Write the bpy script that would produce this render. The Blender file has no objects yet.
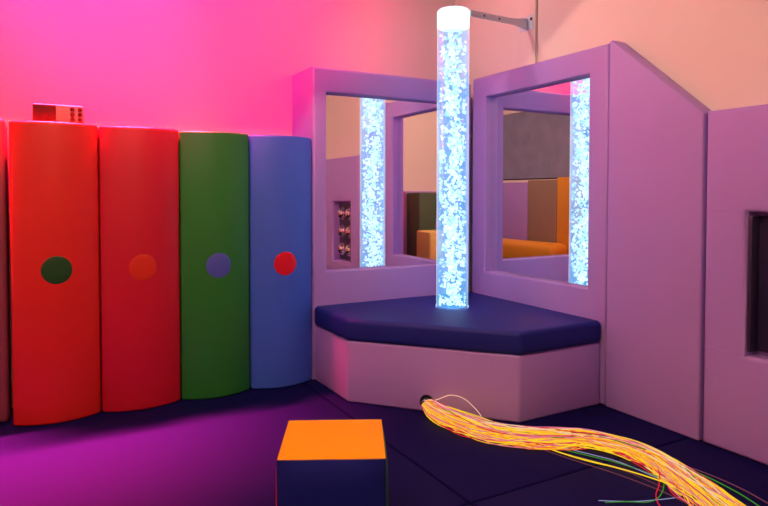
import bpy, bmesh, math, random
from mathutils import Vector, Matrix
random.seed(7)
sc = bpy.context.scene
COL = sc.collection
PI = math.pi

# ------------------------------------------------------------------ helpers
def sm(t):
    t = max(0.0, min(1.0, t)); return t*t*(3-2*t)

def wpos(o):
    v = Vector((0, 0, 0))
    while o is not None:
        v += o.location; o = o.parent
    return v

def obj(name, bm, mat, parent=None, sharp=35, smooth=True, origin=None):
    """Link a bmesh given in world coordinates as ONE mesh object (a part when it has a parent)."""
    off = wpos(parent) if parent else Vector(origin or (0, 0, 0))
    if off.length > 0:
        bmesh.ops.translate(bm, verts=bm.verts, vec=-off)
    me = bpy.data.meshes.new(name)
    bm.to_mesh(me); bm.free()
    for m in (mat if isinstance(mat, (list, tuple)) else [mat]):
        me.materials.append(m)
    if smooth:
        me.shade_smooth()
        me.set_sharp_from_angle(angle=math.radians(sharp))
    o = bpy.data.objects.new(name, me)
    COL.objects.link(o)
    if parent: o.parent = parent
    else: o.location = off
    return o

def thing(name, label, cat, loc=(0, 0, 0), group=None):
    o = bpy.data.objects.new(name, None); COL.objects.link(o)
    o.location = loc; o.empty_display_size = .1
    o['label'] = label; o['category'] = cat
    if group: o['group'] = group
    return o

def struct(name, bm, mat, sharp=35, smooth=True):
    o = obj(name, bm, mat, None, sharp, smooth); o['kind'] = 'structure'; return o

def tag(o, label, cat, group=None):
    o['label'] = label; o['category'] = cat
    if group: o['group'] = group
    return o

def add_box(bm, lo, hi):
    vs = [bm.verts.new((x, y, z)) for x in (lo[0], hi[0]) for y in (lo[1], hi[1]) for z in (lo[2], hi[2])]
    F = [(0, 1, 3, 2), (4, 6, 7, 5), (0, 4, 5, 1), (2, 3, 7, 6), (0, 2, 6, 4), (1, 5, 7, 3)]
    return [bm.faces.new([vs[i] for i in f]) for f in F]

def box(lo, hi, bevel=0, seg=3):
    bm = bmesh.new(); add_box(bm, lo, hi)
    if bevel:
        bmesh.ops.bevel(bm, geom=bm.edges[:], offset=bevel, segments=seg, profile=.5, affect='EDGES')
    bmesh.ops.recalc_face_normals(bm, faces=bm.faces)
    return bm

def prism(poly, lo, hi, axis=2, bevel=0, seg=3, minang=20):
    """poly: 2D points; axis: extrusion axis. axis=2 -> (x,y); axis=0 -> (y,z); axis=1 -> (x,z)."""
    bm = bmesh.new()
    def P(p, h):
        return (p[0], p[1], h) if axis == 2 else ((h, p[0], p[1]) if axis == 0 else (p[0], h, p[1]))
    a = [bm.verts.new(P(p, lo)) for p in poly]; b = [bm.verts.new(P(p, hi)) for p in poly]
    n = len(poly)
    bm.faces.new(a[::-1]); bm.faces.new(b)
    for i in range(n):
        bm.faces.new((a[i], a[(i+1) % n], b[(i+1) % n], b[i]))
    bmesh.ops.recalc_face_normals(bm, faces=bm.faces)
    if bevel:
        bm.normal_update()
        es = [e for e in bm.edges if len(e.link_faces) == 2 and e.calc_face_angle(0) > math.radians(minang)]
        bmesh.ops.bevel(bm, geom=es, offset=bevel, segments=seg, profile=.5, affect='EDGES', clamp_overlap=True)
        bmesh.ops.recalc_face_normals(bm, faces=bm.faces)
    return bm

def tube(bm, pts, r, n=6, r1=None, caps=True):
    pts = [Vector(p) for p in pts]; rings = []
    up = Vector((0, 0, 1))
    for i, p in enumerate(pts):
        d = (pts[min(i+1, len(pts)-1)] - pts[max(i-1, 0)]).normalized()
        s = d.cross(up)
        if s.length < 1e-4: s = d.cross(Vector((1, 0, 0)))
        s.normalize(); t = s.cross(d)
        rr = r if r1 is None else r + (r1-r)*i/(len(pts)-1)
        rings.append([bm.verts.new(p + (s*math.cos(2*PI*k/n) + t*math.sin(2*PI*k/n))*rr) for k in range(n)])
    for a, b in zip(rings, rings[1:]):
        for k in range(n):
            bm.faces.new((a[k], a[(k+1) % n], b[(k+1) % n], b[k]))
    if caps:
        bm.faces.new(rings[0][::-1]); bm.faces.new(rings[-1])
    return bm

def lathe(bm, prof, c, n=40, ax=(0, 0, 1)):
    """prof: list of (radius, height) along ax from c."""
    ax = Vector(ax).normalized()
    s = ax.orthogonal().normalized(); t = ax.cross(s)
    c = Vector(c); rings = []
    for r, h in prof:
        if r < 1e-6: rings.append([bm.verts.new(c + ax*h)])
        else: rings.append([bm.verts.new(c + ax*h + (s*math.cos(2*PI*k/n) + t*math.sin(2*PI*k/n))*r) for k in range(n)])
    for a, b in zip(rings, rings[1:]):
        for k in range(n):
            k2 = (k+1) % n
            if len(a) == 1 and len(b) == 1: continue
            if len(a) == 1: bm.faces.new((a[0], b[k2], b[k]))
            elif len(b) == 1: bm.faces.new((a[k], a[k2], b[0]))
            else: bm.faces.new((a[k], a[k2], b[k2], b[k]))
    bmesh.ops.recalc_face_normals(bm, faces=bm.faces)
    return bm

def frame_pad(o, i, front, back, wall_axis, sign, depth, bev=.018, lip=.012, seg=4):
    """Padded slab with a rectangular opening. o/i = (u0,u1,v0,v1) outer/inner rectangles, u along the wall, v = z.
    front/back: wall-normal coordinate of the front and of the back; depth = how deep the opening goes."""
    bm = bmesh.new()
    def P(u, v, w):
        return (u, w, v) if wall_axis == 1 else (w, u, v)
    def rect(r, ins, w):
        u0, u1, v0, v1 = r
        return [bm.verts.new(P(u, v, w)) for u, v in ((u0+ins, v0+ins), (u1-ins, v0+ins), (u1-ins, v1-ins), (u0+ins, v1-ins))]
    loops = [rect(o, 0, back)]
    for k in range(seg+1):
        a = k/seg*PI/2
        loops.append(rect(o, bev*(1-math.cos(a)), front + sign*bev*(1-math.sin(a))))
    for k in range(seg+1):
        a = k/seg*PI/2
        loops.append(rect(i, -lip*(1-math.sin(a)), front + sign*lip*(1-math.cos(a))))
    loops.append(rect(i, .0, front + sign*depth))
    for a, b in zip(loops, loops[1:]):
        for k in range(4):
            bm.faces.new((a[k], a[(k+1) % 4], b[(k+1) % 4], b[k]))
    bm.faces.new(loops[0]); bm.faces.new(loops[-1])
    bmesh.ops.recalc_face_normals(bm, faces=bm.faces)
    return bm

# ------------------------------------------------------------------ materials
WATER = .36
FLOOD = 560; FLOODC = (1.0, .006, .185); BAR = 300; BARC = (1.0, .02, .088); WARM = 345; WARMC = (1.0, .57, .40); SPOT = 50; SPOTC = (1.0, .58, .50); REAR = 70; GLOW = 1.25; FGLOW = 1.0
def new_mat(name):
    m = bpy.data.materials.new(name); m.use_nodes = True
    nt = m.node_tree; nt.nodes.clear()
    out = nt.nodes.new('ShaderNodeOutputMaterial')
    return m, nt, out

def pbr(name, col, rough=.45, spec=.4, bump=0, scale=60, big=0, bigscale=4, metal=0, mott=0):
    m, nt, out = new_mat(name)
    p = nt.nodes.new('ShaderNodeBsdfPrincipled')
    p.inputs['Base Color'].default_value = (*col, 1)
    p.inputs['Roughness'].default_value = rough
    p.inputs['Specular IOR Level'].default_value = spec
    p.inputs['Metallic'].default_value = metal
    nt.links.new(p.outputs[0], out.inputs[0])
    tc = nt.nodes.new('ShaderNodeTexCoord')
    if mott:
        n = nt.nodes.new('ShaderNodeTexNoise'); n.inputs['Scale'].default_value = 5; n.inputs['Detail'].default_value = 4
        nt.links.new(tc.outputs['Object'], n.inputs['Vector'])
        r = nt.nodes.new('ShaderNodeMapRange'); r.inputs['To Min'].default_value = 1-mott; r.inputs['To Max'].default_value = 1+mott
        nt.links.new(n.outputs['Fac'], r.inputs['Value'])
        x = nt.nodes.new('ShaderNodeVectorMath'); x.operation = 'SCALE'; x.inputs[0].default_value = col
        nt.links.new(r.outputs[0], x.inputs['Scale']); nt.links.new(x.outputs[0], p.inputs['Base Color'])
    if bump or big:
        prev = None
        for s, st, d in ((bigscale, big, .02), (scale, bump, .002)):
            if not st: continue
            n = nt.nodes.new('ShaderNodeTexNoise'); n.inputs['Scale'].default_value = s; n.inputs['Detail'].default_value = 3
            nt.links.new(tc.outputs['Object'], n.inputs['Vector'])
            b = nt.nodes.new('ShaderNodeBump'); b.inputs['Strength'].default_value = st; b.inputs['Distance'].default_value = d
            nt.links.new(n.outputs['Fac'], b.inputs['Height'])
            if prev: nt.links.new(prev.outputs[0], b.inputs['Normal'])
            prev = b
        nt.links.new(prev.outputs[0], p.inputs['Normal'])
    return m

def emit(name, col, st):
    m, nt, out = new_mat(name)
    e = nt.nodes.new('ShaderNodeEmission'); e.inputs[0].default_value = (*col, 1); e.inputs[1].default_value = st*(GLOW if 'lit_' in name else FGLOW if 'fibre' in name else 1)
    nt.links.new(e.outputs[0], out.inputs[0]); return m

def vinyl(name, col, rough=.42, spec=.35):
    return pbr(name, col, rough, spec, bump=.25, scale=420, big=.10, bigscale=5, mott=.03)

LILAC = (.405, .275, .76)
M = dict(
    wall=pbr('painted_plaster', (.80, .76, .70), .8, .2, bump=.15, scale=180, mott=.02),
    ceil=pbr('ceiling_paint', (.30, .29, .28), .9, .1),
    under=pbr('subfloor', (.02, .02, .03), .8, .2),
    lilac=vinyl('lilac_vinyl', LILAC),
    navy=vinyl('navy_vinyl', (.012, .023, .25), .5, .2),
    mat=vinyl('navy_mat_vinyl', (.0055, .0055, .080), .6, .06),
    red=vinyl('red_vinyl', (.62, .018, .014), .38),
    crimson=vinyl('crimson_vinyl', (.52, .010, .030), .38),
    green=vinyl('green_vinyl', (.022, .205, .032), .38),
    blue=vinyl('blue_vinyl', (.050, .15, .76), .38),
    orange=vinyl('orange_vinyl', (.98, .42, .004), .6, .12),
    dotgreen=vinyl('dark_green_vinyl', (.012, .075, .016)),
    dotorange=vinyl('scarlet_vinyl', (.62, .030, .010)),
    dotblue=vinyl('dot_blue_vinyl', (.07, .11, .50)),
    dotred=vinyl('dot_red_vinyl', (.72, .008, .03)),
    mirror=pbr('mirror', (.93, .93, .95), 0.0, .5, metal=1),
    chrome=pbr('chrome', (.85, .85, .88), .06, .5, metal=1),
    black=pbr('black_plastic', (.006, .006, .007), .35, .4),
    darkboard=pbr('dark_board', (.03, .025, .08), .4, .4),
    white=pbr('white_plastic', (.8, .8, .82), .4, .4),
    smoke=pbr('smoked_plastic', (.035, .004, .008), .6, .15),
    pale=pbr('pale_plastic', (.34, .18, .17), .6, .4),
    screw=pbr('screw_steel', (.04, .04, .12), .4, .5),
    khaki=vinyl('khaki_vinyl', (.30, .22, .16)),
    gold=vinyl('gold_vinyl', (.75, .34, .03)),
    sage=vinyl('sage_vinyl', (.07, .13, .08)),
    cream=vinyl('cream_vinyl', (.88, .68, .22)),
    plum=vinyl('plum_vinyl', (.24, .050, .085)),
    rose=vinyl('rose_vinyl', (.75, .12, .18)),
    blind=pbr('blind_cloth', (.23, .26, .40), .8, .2, big=.3, bigscale=3, mott=.25),
    curtain=pbr('curtain_cloth', (.75, .78, .85), .8, .2),
    bar=pbr('steel_bar', (.5, .5, .5), .4, .5),
)

# clear acrylic: see-through, sharper reflections and a painted edge glow at grazing angles
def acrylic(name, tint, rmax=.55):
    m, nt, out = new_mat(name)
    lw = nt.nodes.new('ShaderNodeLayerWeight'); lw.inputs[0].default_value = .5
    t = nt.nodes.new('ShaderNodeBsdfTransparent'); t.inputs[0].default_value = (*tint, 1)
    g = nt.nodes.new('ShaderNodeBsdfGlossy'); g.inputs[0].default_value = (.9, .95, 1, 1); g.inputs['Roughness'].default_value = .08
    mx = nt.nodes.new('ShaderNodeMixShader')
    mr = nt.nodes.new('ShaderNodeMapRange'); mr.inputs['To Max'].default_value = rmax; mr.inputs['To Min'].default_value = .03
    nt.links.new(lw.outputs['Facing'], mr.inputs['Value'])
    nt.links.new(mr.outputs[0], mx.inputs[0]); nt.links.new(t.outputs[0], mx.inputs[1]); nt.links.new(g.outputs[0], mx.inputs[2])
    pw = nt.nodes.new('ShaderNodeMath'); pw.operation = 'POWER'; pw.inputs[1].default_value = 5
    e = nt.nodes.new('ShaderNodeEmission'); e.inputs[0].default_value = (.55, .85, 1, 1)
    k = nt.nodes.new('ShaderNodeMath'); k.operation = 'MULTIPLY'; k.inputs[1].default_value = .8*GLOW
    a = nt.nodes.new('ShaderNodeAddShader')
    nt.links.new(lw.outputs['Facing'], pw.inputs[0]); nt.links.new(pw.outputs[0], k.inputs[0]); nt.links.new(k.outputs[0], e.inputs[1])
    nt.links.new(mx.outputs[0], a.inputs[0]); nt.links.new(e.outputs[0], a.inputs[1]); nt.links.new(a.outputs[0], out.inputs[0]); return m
M['acrylic'] = acrylic('edge_glow_acrylic', (.96, .98, 1))

# glowing water: lets the room through, adds the blue of the LEDs in the base
def water():
    m, nt, out = new_mat('lit_water')
    t = nt.nodes.new('ShaderNodeBsdfTransparent'); t.inputs[0].default_value = (.84, .93, .99, 1)
    e = nt.nodes.new('ShaderNodeEmission'); e.inputs[0].default_value = (.10, .54, .92, 1); e.inputs[1].default_value = WATER
    a = nt.nodes.new('ShaderNodeAddShader')
    nt.links.new(t.outputs[0], a.inputs[0]); nt.links.new(e.outputs[0], a.inputs[1]); nt.links.new(a.outputs[0], out.inputs[0])
    return m
M['water'] = water()
def bubble_mat():
    m, nt, out = new_mat('lit_bubble')
    tc = nt.nodes.new('ShaderNodeTexCoord'); n = nt.nodes.new('ShaderNodeTexNoise'); n.inputs['Scale'].default_value = 26; n.inputs['Detail'].default_value = 2
    nt.links.new(tc.outputs['Object'], n.inputs['Vector'])
    r = nt.nodes.new('ShaderNodeValToRGB'); r.color_ramp.elements[0].position = .34; r.color_ramp.elements[1].position = .58
    r.color_ramp.elements[0].color = (.32, .62, .92, 1); r.color_ramp.elements[1].color = (.86, .97, 1.0, 1)
    e = nt.nodes.new('ShaderNodeEmission'); e.inputs[1].default_value = 1.15*GLOW
    nt.links.new(n.outputs['Fac'], r.inputs[0]); nt.links.new(r.outputs[0], e.inputs[0]); nt.links.new(e.outputs[0], out.inputs[0]); return m
M['bubble'] = bubble_mat()
M['cap'] = emit('lit_cap', (.80, .95, 1.0), 1.15)
M['warm'] = emit('added_warm_strip', WARMC, WARM)
M['magenta'] = emit('magenta_led', (1.0, .016, .20), 2)
M['warm_lens'] = emit('warm_lens', (1.0, .57, .42), 3)
M['flood'] = emit('flood_glow', (1.0, .02, .22), 3)
FIB = dict(yellow=((1.0, .62, .022), 1.0), gold=((1.0, .42, .05), .95), orange=((1.0, .20, .03), .9), pink=((1.0, .22, .30), .75),
           pale=((1.0, .62, .40), .9), red=((.95, .02, .06), .7), green=((.10, .45, .04), .5), mauve=((.30, .07, .13), .5), lilac=((.45, .45, .8), .6))
for k, (c, s) in FIB.items(): M['f_'+k] = emit('fibre_'+k, c, s)

# ------------------------------------------------------------------ camera (at 1.05 m, looking into the corner)
cam = bpy.data.cameras.new('camera'); co = bpy.data.objects.new('camera', cam); COL.objects.link(co)
yaw, pit, rol = math.radians(28.9), math.radians(1.6), math.radians(.055)
fw = Vector((math.sin(yaw)*math.cos(pit), math.cos(yaw)*math.cos(pit), -math.sin(pit)))
r_ = Vector((math.cos(yaw), -math.sin(yaw), 0)); u_ = r_.cross(fw)
r2 = r_*math.cos(rol) + u_*math.sin(rol); u2 = u_*math.cos(rol) - r_*math.sin(rol)
mw = Matrix((r2, u2, -fw)).transposed().to_4x4(); mw.translation = (0, 0, 1.05)
co.matrix_world = mw
cam.sensor_width = 36; cam.lens = 613.83/768*36
cam.shift_x = (384-379.94)/768; cam.shift_y = (211.51-253)/768
cam.clip_start = .02
sc.camera = co

# ------------------------------------------------------------------ room
X0, X1, Y0, Y1, ZC = -1.75, 2.535, -1.75, 3.52, 3.10
YB, XR = 3.193, 2.439                   # fronts of the pads on the two walls
struct('floor', box((X0-.1, Y0-.1, -.16), (X1+.1, Y1+.1, -.05)), M['under'])
struct('wall_back', box((X0-.1, Y1, -.05), (X1+.1, Y1+.1, ZC)), M['wall'])
struct('wall_right', box((X1, Y0, -.05), (X1+.1, Y1, ZC)), M['wall'])
struct('wall_front', box((X0-.1, Y0-.1, -.05), (X1+.1, Y0, ZC)), M['wall'])
bm = bmesh.new()                        # left wall with the window hole
WY0, WY1, WZ0, WZ1 = -1.66, 0.14, 1.28, 2.35
for lo, hi in (((X0-.1, Y0, -.05), (X0, Y1, WZ0)), ((X0-.1, Y0, WZ1), (X0, Y1, ZC)), ((X0-.1, Y0, WZ0), (X0, WY0, WZ1)), ((X0-.1, WY1, WZ0), (X0, Y1, WZ1))):
    add_box(bm, lo, hi)
struct('wall_left', bm, M['wall'])
struct('ceiling', box((X0-.1, Y0-.1, ZC), (X1+.1, Y1+.1, ZC+.1)), M['ceil'])
struct('trim_1', box((X1-.020, 2.70, 1.6), (X1, 2.85, ZC), .006, 2), M['wall'])   # boxed pipe in the corner
w = struct('window_1', box((X0-.09, WY0, WZ0), (X0-.07, WY1, WZ1)), M['black'])
b = tag(obj('window_blind', box((X0-.03, WY0+.03, WZ0+.02), (X0-.015, WY1-.02, WZ1)), M['blind']), 'dark grey roller blind drawn over the window, seen only in the mirrors', 'blind')

# floor mats, navy vinyl, butted together with soft edges
mats = [('dark navy floor mat along the scalloped pads, lit magenta', (X0+.02, 1.66), (1.266, Y1-.02)),
        ('dark navy floor mat in the corner around the pale padded bench', (1.272, 1.66), (X1-.01, Y1-.02)),
        ('dark navy floor mat along the foot of the recessed pad, under the loose fibre ends', (1.272, -.2), (X1-.01, 1.654)),
        ('dark navy floor mat under the orange topped cube', (-.3, -.2), (1.266, 1.654)),
        ]
for lab, lo, hi in mats:
    o = obj('floor_mat', box((lo[0], lo[1], -.05), (hi[0], hi[1], 0), .008, 3), M['mat'], origin=((lo[0]+hi[0])/2, (lo[1]+hi[1])/2, -.05))
    tag(o, lab, 'mat', 'navy floor mats')
for lo, hi, lab in (((-.3, Y0+.02), (X1-.01, -.206), 'dark navy floor mat across the room behind the camera'),
               ((X0+.02, Y0+.02), (-.306, 1.654), 'dark navy floor mat below the window with the dark blind')):
    tag(obj('floor_mat', box((lo[0], lo[1], -.05), (hi[0], hi[1], 0), .008, 3), M['mat'], origin=((lo[0]+hi[0])/2, (lo[1]+hi[1])/2, -.05)), lab, 'mat', 'navy floor mats')

# ------------------------------------------------------------------ scalloped pads on the back wall
VAL = [-.125, .242, .613, .974, 1.330]
ZT = 1.378
def arc_y(x, x0, x1, yv=3.200, bulge=.060):
    t = (x-(x0+x1)/2)/((x1-x0)/2)
    return yv - bulge*(1-t*t)
def scalloped(i, matl, dotm, label, dlabel):
    x0, x1 = VAL[i]+.002, VAL[i+1]-.002
    t = thing('scalloped_pad', label, 'padding', ((x0+x1)/2, YB+.1, 0), 'scalloped wall pads')
    n = 20
    poly = [(x1, Y1-.005), (x0, Y1-.005)] + [(x0+(x1-x0)*k/n, arc_y(x0+(x1-x0)*k/n, x0, x1)) for k in range(n+1)]
    obj('pad', prism(poly, 0, ZT-.004*i, 2, .012, 4, 25), matl, t, 40)
    bm = bmesh.new(); xc = (x0+x1)/2; zc = .706-.010*i if i else .705; R = .064
    rings = []; c = bm.verts.new((xc, arc_y(xc, x0, x1)-.0016, zc)); N = 40
    for q in (.5, .97, 1.0):
        rings.append([bm.verts.new((xc+R*q*math.cos(2*PI*k/N), arc_y(xc+R*q*math.cos(2*PI*k/N), x0, x1)-(.0016 if q < .99 else .0008), zc+R*q*math.sin(2*PI*k/N))) for k in range(N)])
    for k in range(N): bm.faces.new((c, rings[0][k], rings[0][(k+1) % N]))
    for a, b in zip(rings, rings[1:]):
        for k in range(N): bm.faces.new((a[k], b[k], b[(k+1) % N], a[(k+1) % N]))
    bmesh.ops.recalc_face_normals(bm, faces=bm.faces)
    d = obj('dot', bm, dotm, t, 25); d['label'] = dlabel
scalloped(0, M['red'], M['dotgreen'], 'orange red curved wall pad with a dark green dot', 'dark green round dot')
scalloped(1, M['crimson'], M['dotorange'], 'crimson curved wall pad with a faint scarlet dot, between the orange red and green pads', 'scarlet round dot')
scalloped(2, M['green'], M['dotblue'], 'dark green curved wall pad with a blue dot', 'blue round dot')
scalloped(3, M['blue'], M['dotred'], 'blue curved wall pad with a red dot beside the mirror corner', 'red round dot')

tag(obj('padded_panel', box((-1.2, 3.27, 0), (-.140, Y1-.005, 1.395), .02, 4), M['plum'], origin=(-.66, 3.4, 0)),
    'flat plum wall pad left of the orange red scalloped pad', 'padding')

# small player resting on the first pad
t = thing('music_player', 'small boxy player lying on top of the orange red pad', 'player', (.077, 3.30, ZT))
zb = ZT+.001
obj('body', box((-.030, 3.235, zb), (.182, 3.36, zb+.088), .008, 3), M['pale'], t)
obj('display', box((-.028, 3.228, zb+.005), (.066, 3.238, zb+.083), .003, 2), M['smoke'], t)
for k in range(3):
    for xk in (.134, .166):
        bm = lathe(bmesh.new(), [(0, .012), (.008, .012), (.0095, .009), (.0095, 0)], (xk, 3.237, zb+.020+.024*k), 16, (0, -1, 0))
        obj('knob', bm, M['smoke'], t)

# ------------------------------------------------------------------ mirror panels
LM_D, RM_D = .050, .050
t = thing('mirror_panel', 'mauve padded panel with square mirror beside the blue pad', 'mirror', (1.88, 3.35, 0), 'mirror corner panels')
lo_o = (1.335, XR-.002, 0, 1.765); li = (1.418, 2.275, .610, 1.628)
obj('frame', frame_pad(lo_o, li, YB, Y1-.005, 1, +1, LM_D+.01), M['lilac'], t, 50)
LTILT = math.radians(-0.6)
def mirror_sheet(cx, cy, cz, hu, hv, axis, th, tilt):
    bm = box((-hu, -th, -hv), (hu, 0, hv), .0015, 1) if axis == 1 else box((-th, -hu, -hv), (0, hu, hv), .0015, 1)
    bmesh.ops.rotate(bm, verts=bm.verts, cent=(0, 0, 0), matrix=Matrix.Rotation(tilt, 3, 'Z'))
    bmesh.ops.translate(bm, verts=bm.verts, vec=(cx, cy, cz)); return bm
obj('mirror', mirror_sheet((li[0]+li[1])/2, YB+LM_D+.008, (li[2]+li[3])/2, (li[1]-li[0])/2-.002, (li[3]-li[2])/2-.002, 1, .006, LTILT), M['mirror'], t, smooth=False)
t = thing('mirror_panel', 'mauve padded panel with mirror next to the sloped pad', 'mirror', (2.49, 2.65, 0), 'mirror corner panels')
ro_o = (2.107, YB-.002, 0, 1.792); ri = (2.228, 3.055, .568, 1.662)
obj('frame', frame_pad(ro_o, ri, XR, X1-.005, 0, +1, RM_D+.01), M['lilac'], t, 50)
obj('mirror', mirror_sheet(XR+RM_D+.008, (ri[0]+ri[1])/2, (ri[2]+ri[3])/2, (ri[1]-ri[0])/2-.002, (ri[3]-ri[2])/2-.002, 0, .006, 0), M['mirror'], t, smooth=False)

# ------------------------------------------------------------------ sloped and recessed pads on the right wall
sl = [(1.606, 0), (2.101, 0), (2.101, 1.795), (2.085, 1.802), (1.606, 1.393)]
tag(obj('sloped_pad', prism(sl, XR-.003, X1-.005, 0, .016, 4, 20), M['lilac'], origin=(2.49, 1.85, 0)),
    'tall mauve wall pad with a slanted top, between mirror and recessed pad', 'padding')
t = thing('recessed_pad', 'low mauve wall pad with a square niche cut into it', 'padding', (2.49, 1.1, 0))
po = (.62, 1.597, 0, 1.400); pi_ = (1.02, 1.422, .408, .982)
obj('pad', frame_pad(po, pi_, XR, X1-.005, 0, +1, .082, .02, .02), M['lilac'], t, 50)
for z in (.408, .982):                     # stitched seams running from the niche corners
    obj('seam', tube(bmesh.new(), [(XR-.0004, 1.425, z), (XR-.0004, 1.58, z+.002)], .0014, 6), M['lilac'], t)
t = thing('bubble_mirror_board', 'dark board of six shiny domes set in the niche', 'toy', (2.51, 1.22, .43))
obj('board', box((2.500, 1.05, .425), (2.519, 1.418, .965), .004, 2), M['darkboard'], t)
obj('shadow_strip', box((2.448, 1.404, .425), (2.499, 1.418, .965), .003, 2), M['darkboard'], t)  # added dark strip standing in for shadow on the niche side
for k in range(3):
    for y in (1.130, 1.300):
        prof = [(.062, 0), (.062, .004)] + [(.058*math.cos(a*PI/16), .004+.045*math.sin(a*PI/16)) for a in range(0, 8)] + [(0, .049)]
        obj('dome', lathe(bmesh.new(), prof, (2.4995, y, .525+.17*k), 28, (-1, 0, 0)), M['chrome'], t, 40)

# farther along the right wall, only the mirrors see it
tag(obj('padded_panel', box((XR, -1.72, 0), (X1-.005, .615, 1.40), .02, 4), M['lilac'], origin=(2.49, -.5, 0)), 'long mauve wall pad beyond the niche, outside the view', 'padding')

# ------------------------------------------------------------------ corner bench
BP = [(1.337, YB-.004), (1.337, 2.770), (1.905, 2.124), (XR-.003, 2.124), (XR-.003, YB-.004)]
t = thing('corner_bench', 'low five sided corner bench, mauve base with navy cushion top', 'bench', (1.95, 2.7, 0))
def inset(p, d):
    return [(p[0][0]+d, p[0][1]), (p[1][0]+d, p[1][1]+d*.4), (p[2][0]+d*.4, p[2][1]+d), (p[3][0], p[3][1]+d), p[4]]
obj('base', prism(inset(BP, .006), 0, .312, 2, .012, 4, 20), M['lilac'], t)
obj('cushion', prism(inset(BP, -.004), .313, .4235, 2, .024, 5, 20), M['navy'], t)['label'] = 'navy blue cushion top'
HC = Vector((1.610, 2.421, .062)); HN = Vector((-.752, -.660, 0)).normalized()   # hole for the fibres in the slanted front
# place the grommet exactly on the slanted face
pA, pB = Vector((1.343, 2.7725, 0)), Vector((1.9075, 2.130, 0))
dAB = (pB-pA).normalized(); HN = Vector((dAB.y, -dAB.x, 0))
if HN.y > 0: HN = -HN
s_ = (Vector((1.588, 2.434, 0))-pA).dot(dAB)
HC = pA + dAB*s_ + Vector((0, 0, .048))
gm = lathe(bmesh.new(), [(0, -.001), (.020, -.001), (.023, .004), (.035, .004), (.036, .001), (.036, -.002)], HC, 28, HN)
obj('grommet', gm, M['black'], t, 30)

# ------------------------------------------------------------------ bubble tube
TC = Vector((1.985, 2.768, .4275)); TR = .0870; TOP = 2.058
t = thing('bubble_tube', 'tall clear bubble tube glowing blue white on the bench', 'lamp', TC)
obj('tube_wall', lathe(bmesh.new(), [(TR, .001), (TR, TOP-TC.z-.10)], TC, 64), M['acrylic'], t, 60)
obj('water', lathe(bmesh.new(), [(0, .004), (TR-.006, .004), (TR-.006, TOP-TC.z-.125), (0, TOP-TC.z-.125)], TC, 48), M['water'], t, 60)
zc = TOP-TC.z
obj('cap', lathe(bmesh.new(), [(0, zc-.098), (TR+.001, zc-.098), (TR+.0015, zc-.012), (TR-.006, zc-.003), (TR-.03, zc), (0, zc)], TC, 64), M['cap'], t, 40)
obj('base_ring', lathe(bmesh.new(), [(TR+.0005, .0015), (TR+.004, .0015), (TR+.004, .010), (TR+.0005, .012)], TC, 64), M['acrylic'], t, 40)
bm = bmesh.new()
rb = random.Random(3)
ico = bmesh.new(); bmesh.ops.create_icosphere(ico, subdivisions=1, radius=1)
iv = [v.co.copy() for v in ico.verts]; ifc = [[v.index for v in f.verts] for f in ico.faces]; ico.free()
def bubble(c, r):
    sx, sy, sz = (r*rb.uniform(.75, 1.25) for _ in range(3))
    vs = [bm.verts.new((c[0]+v.x*sx, c[1]+v.y*sy, c[2]+v.z*sz)) for v in iv]
    for f in ifc: bm.faces.new([vs[i] for i in f])
hmax = zc-.135
def put(x, y, h, r):
    d = math.hypot(x, y); lim = TR-.010-r
    if d > lim: x, y = x*lim/d, y*lim/d
    bubble((TC.x+x, TC.y+y, TC.z+h), r)
for k in range(430):                         # clumps of bubbles rising in a loose spiral
    h = rb.uniform(.015, hmax-.01)
    a = h*7+rb.gauss(0, 1.2); q = .045*rb.random()+.006
    cx, cy = q*math.cos(a), q*math.sin(a)
    if rb.random() < .55:
        cx, cy = rb.uniform(-.07, .07), rb.uniform(-.07, .07)
    for j in range(rb.randint(2, 6)):
        put(cx+rb.gauss(0, .010), cy+rb.gauss(0, .010), min(hmax, max(.01, h+rb.gauss(0, .012))), rb.uniform(.0042, .0108))
for k in range(420):                         # loose small ones
    a, q = rb.uniform(0, 2*PI), (TR-.012)*math.sqrt(rb.random())
    put(q*math.cos(a), q*math.sin(a), rb.uniform(.01, hmax), rb.uniform(.0022, .0055))
o = obj('bubbles', bm, M['bubble'], t, 180); o['kind'] = 'stuff'

# clear arm that ties the tube to the boxed pipe
t = thing('tube_bracket', 'clear acrylic arm tying the tube top to the wall corner', 'bracket', (X1-.021, 2.775, 2.04))
A, B = Vector((TC.x+.0615, TC.y-.072, 2.030)), Vector((X1-.022, 2.765, 2.048))
d = (B-A).normalized(); s = Vector((d.y, -d.x, 0))
bm = bmesh.new(); n = 12; rows = []
for k in range(n+1):
    f = k/n; p = A.lerp(B, f); hh = .017 if f < .7 else .017+.016*sm((f-.7)/.3)
    rows.append([bm.verts.new(p + s*sx*.004 + Vector((0, 0, z*hh))) for sx, z in ((-1, -1), (1, -1), (1, 1), (-1, 1))])
for a, b in zip(rows, rows[1:]):
    for q in range(4): bm.faces.new((a[q], a[(q+1) % 4], b[(q+1) % 4], b[q]))
bm.faces.new(rows[0][::-1]); bm.faces.new(rows[-1]); bmesh.ops.recalc_face_normals(bm, faces=bm.faces)
M['arm'] = pbr('frosted_acrylic', (.62, .80, .92), .25, .5)
obj('arm', bm, M['arm'], t, 30)
obj('wall_plate', box((X1-.024, 2.715, 2.012), (X1-.0205, 2.830, 2.095), .0015, 1), M['arm'], t)
sn = Vector((-s.x, -s.y, 0)) if s.y > 0 else s
for f in (.22, .48):
    obj('screw', lathe(bmesh.new(), [(.006, 0), (.006, .003), (.003, .0045), (0, .0045)], A.lerp(B, f)+sn*.0038, 14, sn), M['screw'], t)
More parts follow.
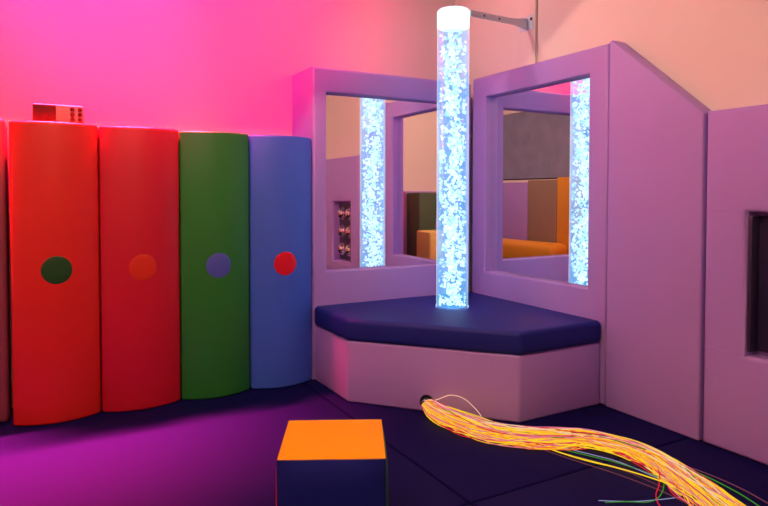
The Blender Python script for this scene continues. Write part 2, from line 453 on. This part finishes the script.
obj('screw', lathe(bmesh.new(), [(.009, 0), (.009, .004), (.005, .006), (0, .006)], (X1-.0238, 2.728, 2.072), 16, (-1, 0, 0)), M['black'], t)

# ------------------------------------------------------------------ soft cube
CC = Vector((.778, 1.703, 0)); S = .154; CH = .302; ca = math.radians(-26.8)
t = thing('soft_cube', 'soft play cube with orange top and navy front on the floor', 'cube', CC)
def loc2w(x, y, z): return (CC.x+x*math.cos(ca)-y*math.sin(ca), CC.y+x*math.sin(ca)+y*math.cos(ca), z)
def cube_face(orient, bulge):
    """one padded cover panel: a slightly domed grid with rounded rim, seated on a face of the cube"""
    bm = bmesh.new(); N = 14; g = []
    for i in range(N+1):
        row = []
        for j in range(N+1):
            u, v = -1+2*i/N, -1+2*j/N
            e = max(abs(u), abs(v))
            d = bulge*(1-u**4)*(1-v**4) - .0015*max(0, (e-.94)/.06)**2
            row.append(bm.verts.new(orient(u, v, d)))
        g.append(row)
    for i in range(N):
        for j in range(N): bm.faces.new((g[i][j], g[i+1][j], g[i+1][j+1], g[i][j+1]))
    bmesh.ops.recalc_face_normals(bm, faces=bm.faces)
    return bm
K = .999
hz = CH/2
obj('core', (lambda bm: (bmesh.ops.rotate(bm, verts=bm.verts, cent=(0, 0, 0), matrix=Matrix.Rotation(ca, 3, 'Z')), bmesh.ops.translate(bm, verts=bm.verts, vec=CC), bm)[2])(box((-S+.003, -S+.003, .0), (S-.003, S-.003, CH-.003), .004, 2)), M['red'], t)
faces = [('top_panel', M['orange'], lambda u, v, d: loc2w(u*S*K, v*S*K, CH+d), 'orange top panel'),
         ('side_panel', M['navy'], lambda u, v, d: loc2w(u*S*K, -S-d, hz+v*hz*K), 'navy blue front panel'),
         ('side_panel', M['red'], lambda u, v, d: loc2w(-S-d, u*S*K, hz+v*hz*K), 'red left panel'),
         ('side_panel', M['green'], lambda u, v, d: loc2w(S+d, u*S*K, hz+v*hz*K), 'green right panel'),
         ('side_panel', M['blue'], lambda u, v, d: loc2w(u*S*K, S+d, hz+v*hz*K), None)]
for nm, m, f, lab in faces:
    o = obj(nm, cube_face(f, .006 if nm == 'top_panel' else .012), m, t, 60)
    if lab: o['label'] = lab

# ------------------------------------------------------------------ fibre optic bundle
t = thing('fibre_optic_bundle', 'glowing yellow and orange fibre optic strands spilling from the bench', 'light strands', (HC.x, HC.y, 0))
fo = HC + HN*.004
bm = lathe(bmesh.new(), [(0, 0), (.019, 0), (.019, .036), (.0165, .038), (0, .038)], fo, 24, HN); obj('ferrule', bm, M['black'], t, 30)
bm = lathe(bmesh.new(), [(.0192, .018), (.0204, .019), (.0204, .030), (.0192, .031)], fo, 24, HN); obj('band', bm, M['white'], t, 30)
# centre line on the floor (x, y), half width, pile height
CL = [((HC.x+HN.x*.040, HC.y+HN.y*.040), .017, .044), ((1.590, 2.310), .046, .044), ((1.628, 2.182), .062, .038), ((1.688, 2.058), .072, .032),
      ((1.780, 1.957), .072, .030), ((1.895, 1.872), .066, .030), ((1.995, 1.815), .054, .028), ((2.055, 1.700), .052, .028), ((2.070, 1.575), .056, .028),
      ((2.045, 1.440), .062, .026), ((1.995, 1.300), .070, .024), ((1.930, 1.150), .078, .022), ((1.86, 1.00), .085, .02)]
def cr(P, t):
    n = len(P)-1; t = max(0, min(n-1e-6, t)); i = int(t); f = t-i
    g = lambda k: P[max(0, min(n, k))]
    a, b, c, d = g(i-1), g(i), g(i+1), g(i+2)
    return tuple(.5*((2*b[k])+(-a[k]+c[k])*f+(2*a[k]-5*b[k]+4*c[k]-d[k])*f*f+(-a[k]+3*b[k]-3*c[k]+d[k])*f**3) for k in range(len(a)))
CLf = [(p[0], p[1], w, h) for p, w, h in CL]
rf = random.Random(11)
def strand(end=None, edge=None):
    """points of one strand inside the bundle"""
    a0, q0 = rf.uniform(0, 2*PI), math.sqrt(rf.random())
    if edge is not None: a0, q0 = edge, 1.0
    ph = [rf.uniform(0, 2*PI) for _ in range(4)]; am = rf.uniform(.1, .35)
    L = end or rf.uniform(9.0, 12.0); pts = []; n = 46
    for k in range(n+1):
        s = L*k/n
        x, y, w, h = cr(CLf, s); x2, y2, _, _ = cr(CLf, s+.02); x1, y1, _, _ = cr(CLf, s-.02)
        dx, dy = x2-x1, y2-y1; l = math.hypot(dx, dy) or 1; nx, ny = -dy/l, dx/l
        off = q0*math.cos(a0) + am*(math.sin(s*.9+ph[0])+.6*math.sin(s*2.1+ph[1]))*min(1, s/2)
        up = q0*math.sin(a0)*.9 + am*.5*math.sin(s*1.3+ph[2])*min(1, s/2)
        off = max(-1.25, min(1.25, off))
        up = max(-1, min(1, up))
        prof = math.sqrt(max(.05, 1-min(1, abs(off)/1.3)**2))
        z = .004 + (h if s > .8 else h+(fo.z-.02-h*0)*(1-s/.8)*.35)*(1+up)*prof
        if s < .6: z = (fo.z+up*.012)*(1-s/.6) + z*(s/.6)
        pts.append((x+nx*off*w, y+ny*off*w, max(.0035, z)))
    return pts
def wchoice(d):
    return rf.choices(list(d), list(d.values()))[0]
mix = dict(yellow=44, gold=20, orange=15, pink=10, pale=4, red=5, green=3, mauve=2)
R = .0021
for k in range(74):
    obj('strand', tube(bmesh.new(), strand(), R, 5), M['f_'+wchoice(mix)], t, 60)
for k in range(12):                            # red ones along the lower edge, pale and pink ones on top
    c, e = (('red', PI+rf.uniform(-.1, .35)), ('pale', rf.uniform(1.1, 2.2)), ('pink', rf.uniform(.5, 1.6)))[k % 3]
    obj('strand', tube(bmesh.new(), strand(edge=e), R, 5), M['f_'+c], t, 60)
def loose(pts, c, r=R, n=30):
    P = [cr(pts, (len(pts)-1)*k/n) for k in range(n+1)]
    obj('strand', tube(bmesh.new(), P, r, 5), M['f_'+c], t, 60)
# strands that leave the bundle
loose([(1.66, 2.19, .03), (1.76, 1.98, .022), (1.815, 1.83, .008), (1.86, 1.70, .006), (1.915, 1.57, .010), (1.94, 1.42, .02), (1.96, 1.30, .02)], 'yellow', .0026)
loose([(1.67, 2.18, .028), (1.77, 1.97, .018), (1.822, 1.82, .006), (1.872, 1.69, .006), (1.925, 1.56, .008), (1.95, 1.42, .015)], 'yellow')
loose([(1.67, 2.17, .03), (1.79, 1.97, .02), (1.855, 1.83, .006), (1.91, 1.71, .006), (1.955, 1.60, .008), (1.97, 1.45, .015)], 'green')
loose([(1.69, 2.15, .03), (1.80, 1.96, .02), (1.875, 1.83, .006), (1.925, 1.72, .006), (1.96, 1.62, .008), (1.96, 1.45, .015)], 'lilac', .0017)
loose([(1.65, 2.19, .02), (1.75, 1.98, .012), (1.795, 1.82, .006), (1.83, 1.69, .006), (1.87, 1.56, .006), (1.90, 1.40, .006), (1.90, 1.28, .006)], 'mauve', .0018)
loose([(1.66, 2.19, .02), (1.76, 1.99, .014), (1.83, 1.80, .006), (1.88, 1.66, .006), (1.92, 1.55, .006), (1.93, 1.40, .006)], 'mauve', .0016)
loose([(2.06, 1.62, .03), (2.03, 1.50, .03), (1.97, 1.43, .012), (1.88, 1.375, .006), (1.80, 1.36, .005), (1.73, 1.40, .005), (1.665, 1.43, .005)], 'green', .0018)
loose([(1.92, 1.33, .005), (1.84, 1.355, .005), (1.76, 1.385, .005), (1.70, 1.42, .005), (1.655, 1.45, .005)], 'lilac', .0014)
loose([(2.05, 1.60, .03), (2.00, 1.48, .03), (1.93, 1.42, .012), (1.86, 1.38, .006), (1.81, 1.33, .005), (1.79, 1.27, .005)], 'red')
loose([(2.06, 1.66, .04), (2.015, 1.53, .03), (1.975, 1.43, .012), (1.92, 1.36, .006), (1.90, 1.28, .006)], 'red')
loose([(2.08, 1.68, .04), (2.14, 1.53, .010), (2.17, 1.40, .006), (2.165, 1.26, .006), (2.13, 1.12, .006)], 'mauve', .0022)
loose([(2.09, 1.64, .04), (2.13, 1.50, .012), (2.145, 1.38, .006), (2.125, 1.25, .006), (2.09, 1.15, .006)], 'green', .0022)
loose([(2.09, 1.58, .03), (2.105, 1.45, .02), (2.10, 1.33, .008), (2.06, 1.20, .006), (2.03, 1.12, .006)], 'green')
# the single pale strand looping up by the bench
lp = [(HC.x+HN.x*.04, HC.y+HN.y*.04, .050), (1.615, 2.345, .100), (1.650, 2.305, .122), (1.690, 2.260, .112), (1.720, 2.215, .075), (1.735, 2.190, .045)]
loose(lp, 'pale', .0018)
bm = bmesh.new(); by = {}
for k in range(190):
    by.setdefault(wchoice(mix), []).append(strand())
names = list(by); bm = bmesh.new()
for mi, c in enumerate(names):
    for P in by[c]:
        n0 = len(bm.faces); tube(bm, P, R, 4)
        bm.faces.ensure_lookup_table()
        for f in bm.faces[n0:]: f.material_index = mi
o = obj('strands', bm, [M['f_'+c] for c in names], t, 60); o['kind'] = 'stuff'

# ------------------------------------------------------------------ rest of the room, seen only in the mirrors
tag(obj('padded_panel', box((X0+.005, -1.70, 0), (X0+.10, -.62, 1.24), .02, 4), M['lilac'], origin=(X0+.05, -1.1, 0)), 'mauve wall pad below the window, seen in the mirrors', 'padding')
tag(obj('padded_panel', box((X0+.005, -.615, 0), (X0+.10, -.015, 1.27), .02, 4), M['khaki'], origin=(X0+.05, -.1, 0)), 'khaki wall pad below the dark blind, seen in the right mirror', 'padding')
tag(obj('padded_panel', box((X0+.005, -.01, 0), (X0+.10, 1.2, 1.30), .02, 4), M['gold'], origin=(X0+.05, .8, 0)), 'golden yellow wall pad beyond the khaki one', 'padding')
tag(obj('soft_roll', box((X0+.14, -1.6, .0), (X0+.50, .3, .36), .10, 6), M['gold'], origin=(X0+.3, -.6, 0)), 'long golden yellow soft bench, seen low in the right mirror', 'bench')
tag(obj('curtain', (lambda bm: bm)(prism([(X0+.02+.012*math.sin(k*1.3), WY0-.08+.006*k) for k in range(15)] + [(X0+.05+.02*math.sin(k*1.3), WY0-.08+.006*k) for k in range(14, -1, -1)], 1.40, 2.35, 2)), M['curtain'], origin=(X0+.03, -1.5, 1.4)), 'pale curtain hanging beside the dark blind', 'curtain')
tag(obj('padded_panel', box((-1.6, Y0+.005, 0), (.172, Y0+.10, 1.10), .02, 4), M['lilac'], origin=(-.8, Y0+.05, 0)), 'mauve wall pad behind the green wedge, seen in the left mirror', 'padding')
tag(obj('padded_panel', box((.18, Y0+.005, 0), (2.42, Y0+.10, 1.10), .02, 4), M['rose'], origin=(1.2, Y0+.05, 0)), 'rose wall pad across the room from the scalloped pads', 'padding')
wd = [(.17, .0), (.17, 1.08), (-.19, 1.08), (-.10, .42), (-.32, .0)]
tag(obj('soft_wedge', prism(wd, Y0+.12, Y0+.50, 1, .02, 3), M['sage'], origin=(-.1, Y0+.3, 0)), 'sage green soft wedge, seen at the right of the left mirror', 'cushion')
tag(obj('soft_step', box((-.10, Y0+.62, .0), (.30, Y0+1.0, .53), .03, 4), M['cream'], origin=(-.1, Y0+.8, 0)), 'cream yellow soft step in front of the green wedge', 'cushion')

# ------------------------------------------------------------------ lamps of the room, some of them added
def spot_lamp(name, label, P, T, energy, color, angle, blend, glow):
    """a can on a short arm under the ceiling with a real spot light in it"""
    P, T = Vector(P), Vector(T); d = (T-P).normalized()
    t = thing(name, label, 'lamp', P)
    obj('can', lathe(bmesh.new(), [(0, -.16), (.05, -.16), (.06, -.02), (.06, .015), (.055, .015), (.055, .002)], P, 28, d), M['black'], t)
    obj('lens', lathe(bmesh.new(), [(.055, 0), (0, .006)], P, 28, d), glow, t)
    obj('arm', tube(bmesh.new(), [P-d*.08+Vector((0, 0, .05)), (P.x-d.x*.08, P.y-d.y*.08, ZC)], .012, 10), M['black'], t)
    L = bpy.data.lights.new('beam', 'SPOT'); L.energy = energy; L.color = color; L.shadow_soft_size = .10
    L.spot_size = math.radians(angle); L.spot_blend = blend
    o = bpy.data.objects.new('beam', L); COL.objects.link(o); o.parent = t
    o.location = d*.04; o.rotation_euler = d.to_track_quat('-Z', 'Y').to_euler()
spot_lamp('spotlight', 'warm spotlight under the ceiling turned to the right hand wall, outside the view', (1.0, 2.85, 2.72), (2.5, 2.30, 1.60), SPOT, SPOTC, 124, .8, M['warm_lens'])
spot_lamp('spotlight', 'added warm spotlight under the ceiling brightening the far side of the room, outside the view', (.60, .20, 2.90), (-.60, Y0, 1.35), REAR, WARMC, 110, .8, M['warm_lens'])  # added to brighten the rear walls seen in the mirrors
spot_lamp('spotlight', 'magenta spotlight under the ceiling turned to the wall over the scalloped pads, outside the view', (-.05, 1.70, 2.95), (.55, Y1, 2.45), FLOOD, FLOODC, 74, .75, M['flood'])
# added unseen strip light with a tall shade on the wall side
TY, TZ = 1.15, 2.80
t = thing('added_strip_light', 'added warm strip light with a tall shade, hanging over the room outside the view', 'lamp', (-.1, TY, TZ))
obj('housing', box((-1.2, TY-.05, TZ+.012), (1.1, TY+.40, TZ+.030), .004, 2), M['black'], t)
obj('flag', box((-1.6, TY+.395, TZ-.235), (1.5, TY+.40, TZ+.025), .0015, 1), M['black'], t)  # added blocker keeping the warm light off the upper wall
obj('tube', box((-1.15, TY-.012, TZ-.004), (1.05, TY+.012, TZ+.008), .002, 1), M['warm'], t)
for x in (-.9, .8):
    obj('cable', tube(bmesh.new(), [(x, TY+.15, TZ+.028), (x, TY+.15, ZC)], .004, 8), M['black'], t)
t = thing('wall_washer', 'magenta light bar high on the wall above the scalloped pads, outside the view', 'lamp', (0, 3.47, 2.9))
obj('housing', box((-1.30, 3.445, 2.905), (1.15, 3.495, 2.94), .004, 2), M['white'], t)
obj('tube', box((-1.29, 3.455, 2.893), (1.14, 3.485, 2.904), .002, 1), M['magenta'], t)
for x in (-1.1, -.05, 1.0):
    obj('clip', box((x, 3.465, 2.912), (x+.03, Y1, 2.930), .002, 1), M['white'], t)
L = bpy.data.lights.new('louvred_beam', 'AREA'); L.shape = 'RECTANGLE'; L.size = 2.05; L.size_y = .05; L.energy = BAR; L.color = BARC
L.spread = math.radians(36)
bo = bpy.data.objects.new('louvred_beam', L); COL.objects.link(bo); bo.parent = t; bo.location = (-.30, 0, -.014); bo.rotation_euler = (math.radians(-11), 0, 0)   # louvred beam straight down

# ------------------------------------------------------------------ world and colour
w = bpy.data.worlds.new('world'); sc.world = w; w.use_nodes = True
w.node_tree.nodes['Background'].inputs[0].default_value = (.02, .02, .03, 1)
w.node_tree.nodes['Background'].inputs[1].default_value = .2
sc.view_settings.view_transform = 'Standard'; sc.view_settings.look = 'None'
sc.view_settings.gamma = 1; sc.view_settings.use_curve_mapping = False
sc.view_settings.exposure = 0.0
cy = sc.cycles
cy.use_denoising = True
cy.max_bounces = 12; cy.glossy_bounces = 8; cy.diffuse_bounces = 5; cy.transparent_max_bounces = 24
cy.sample_clamp_indirect = 6
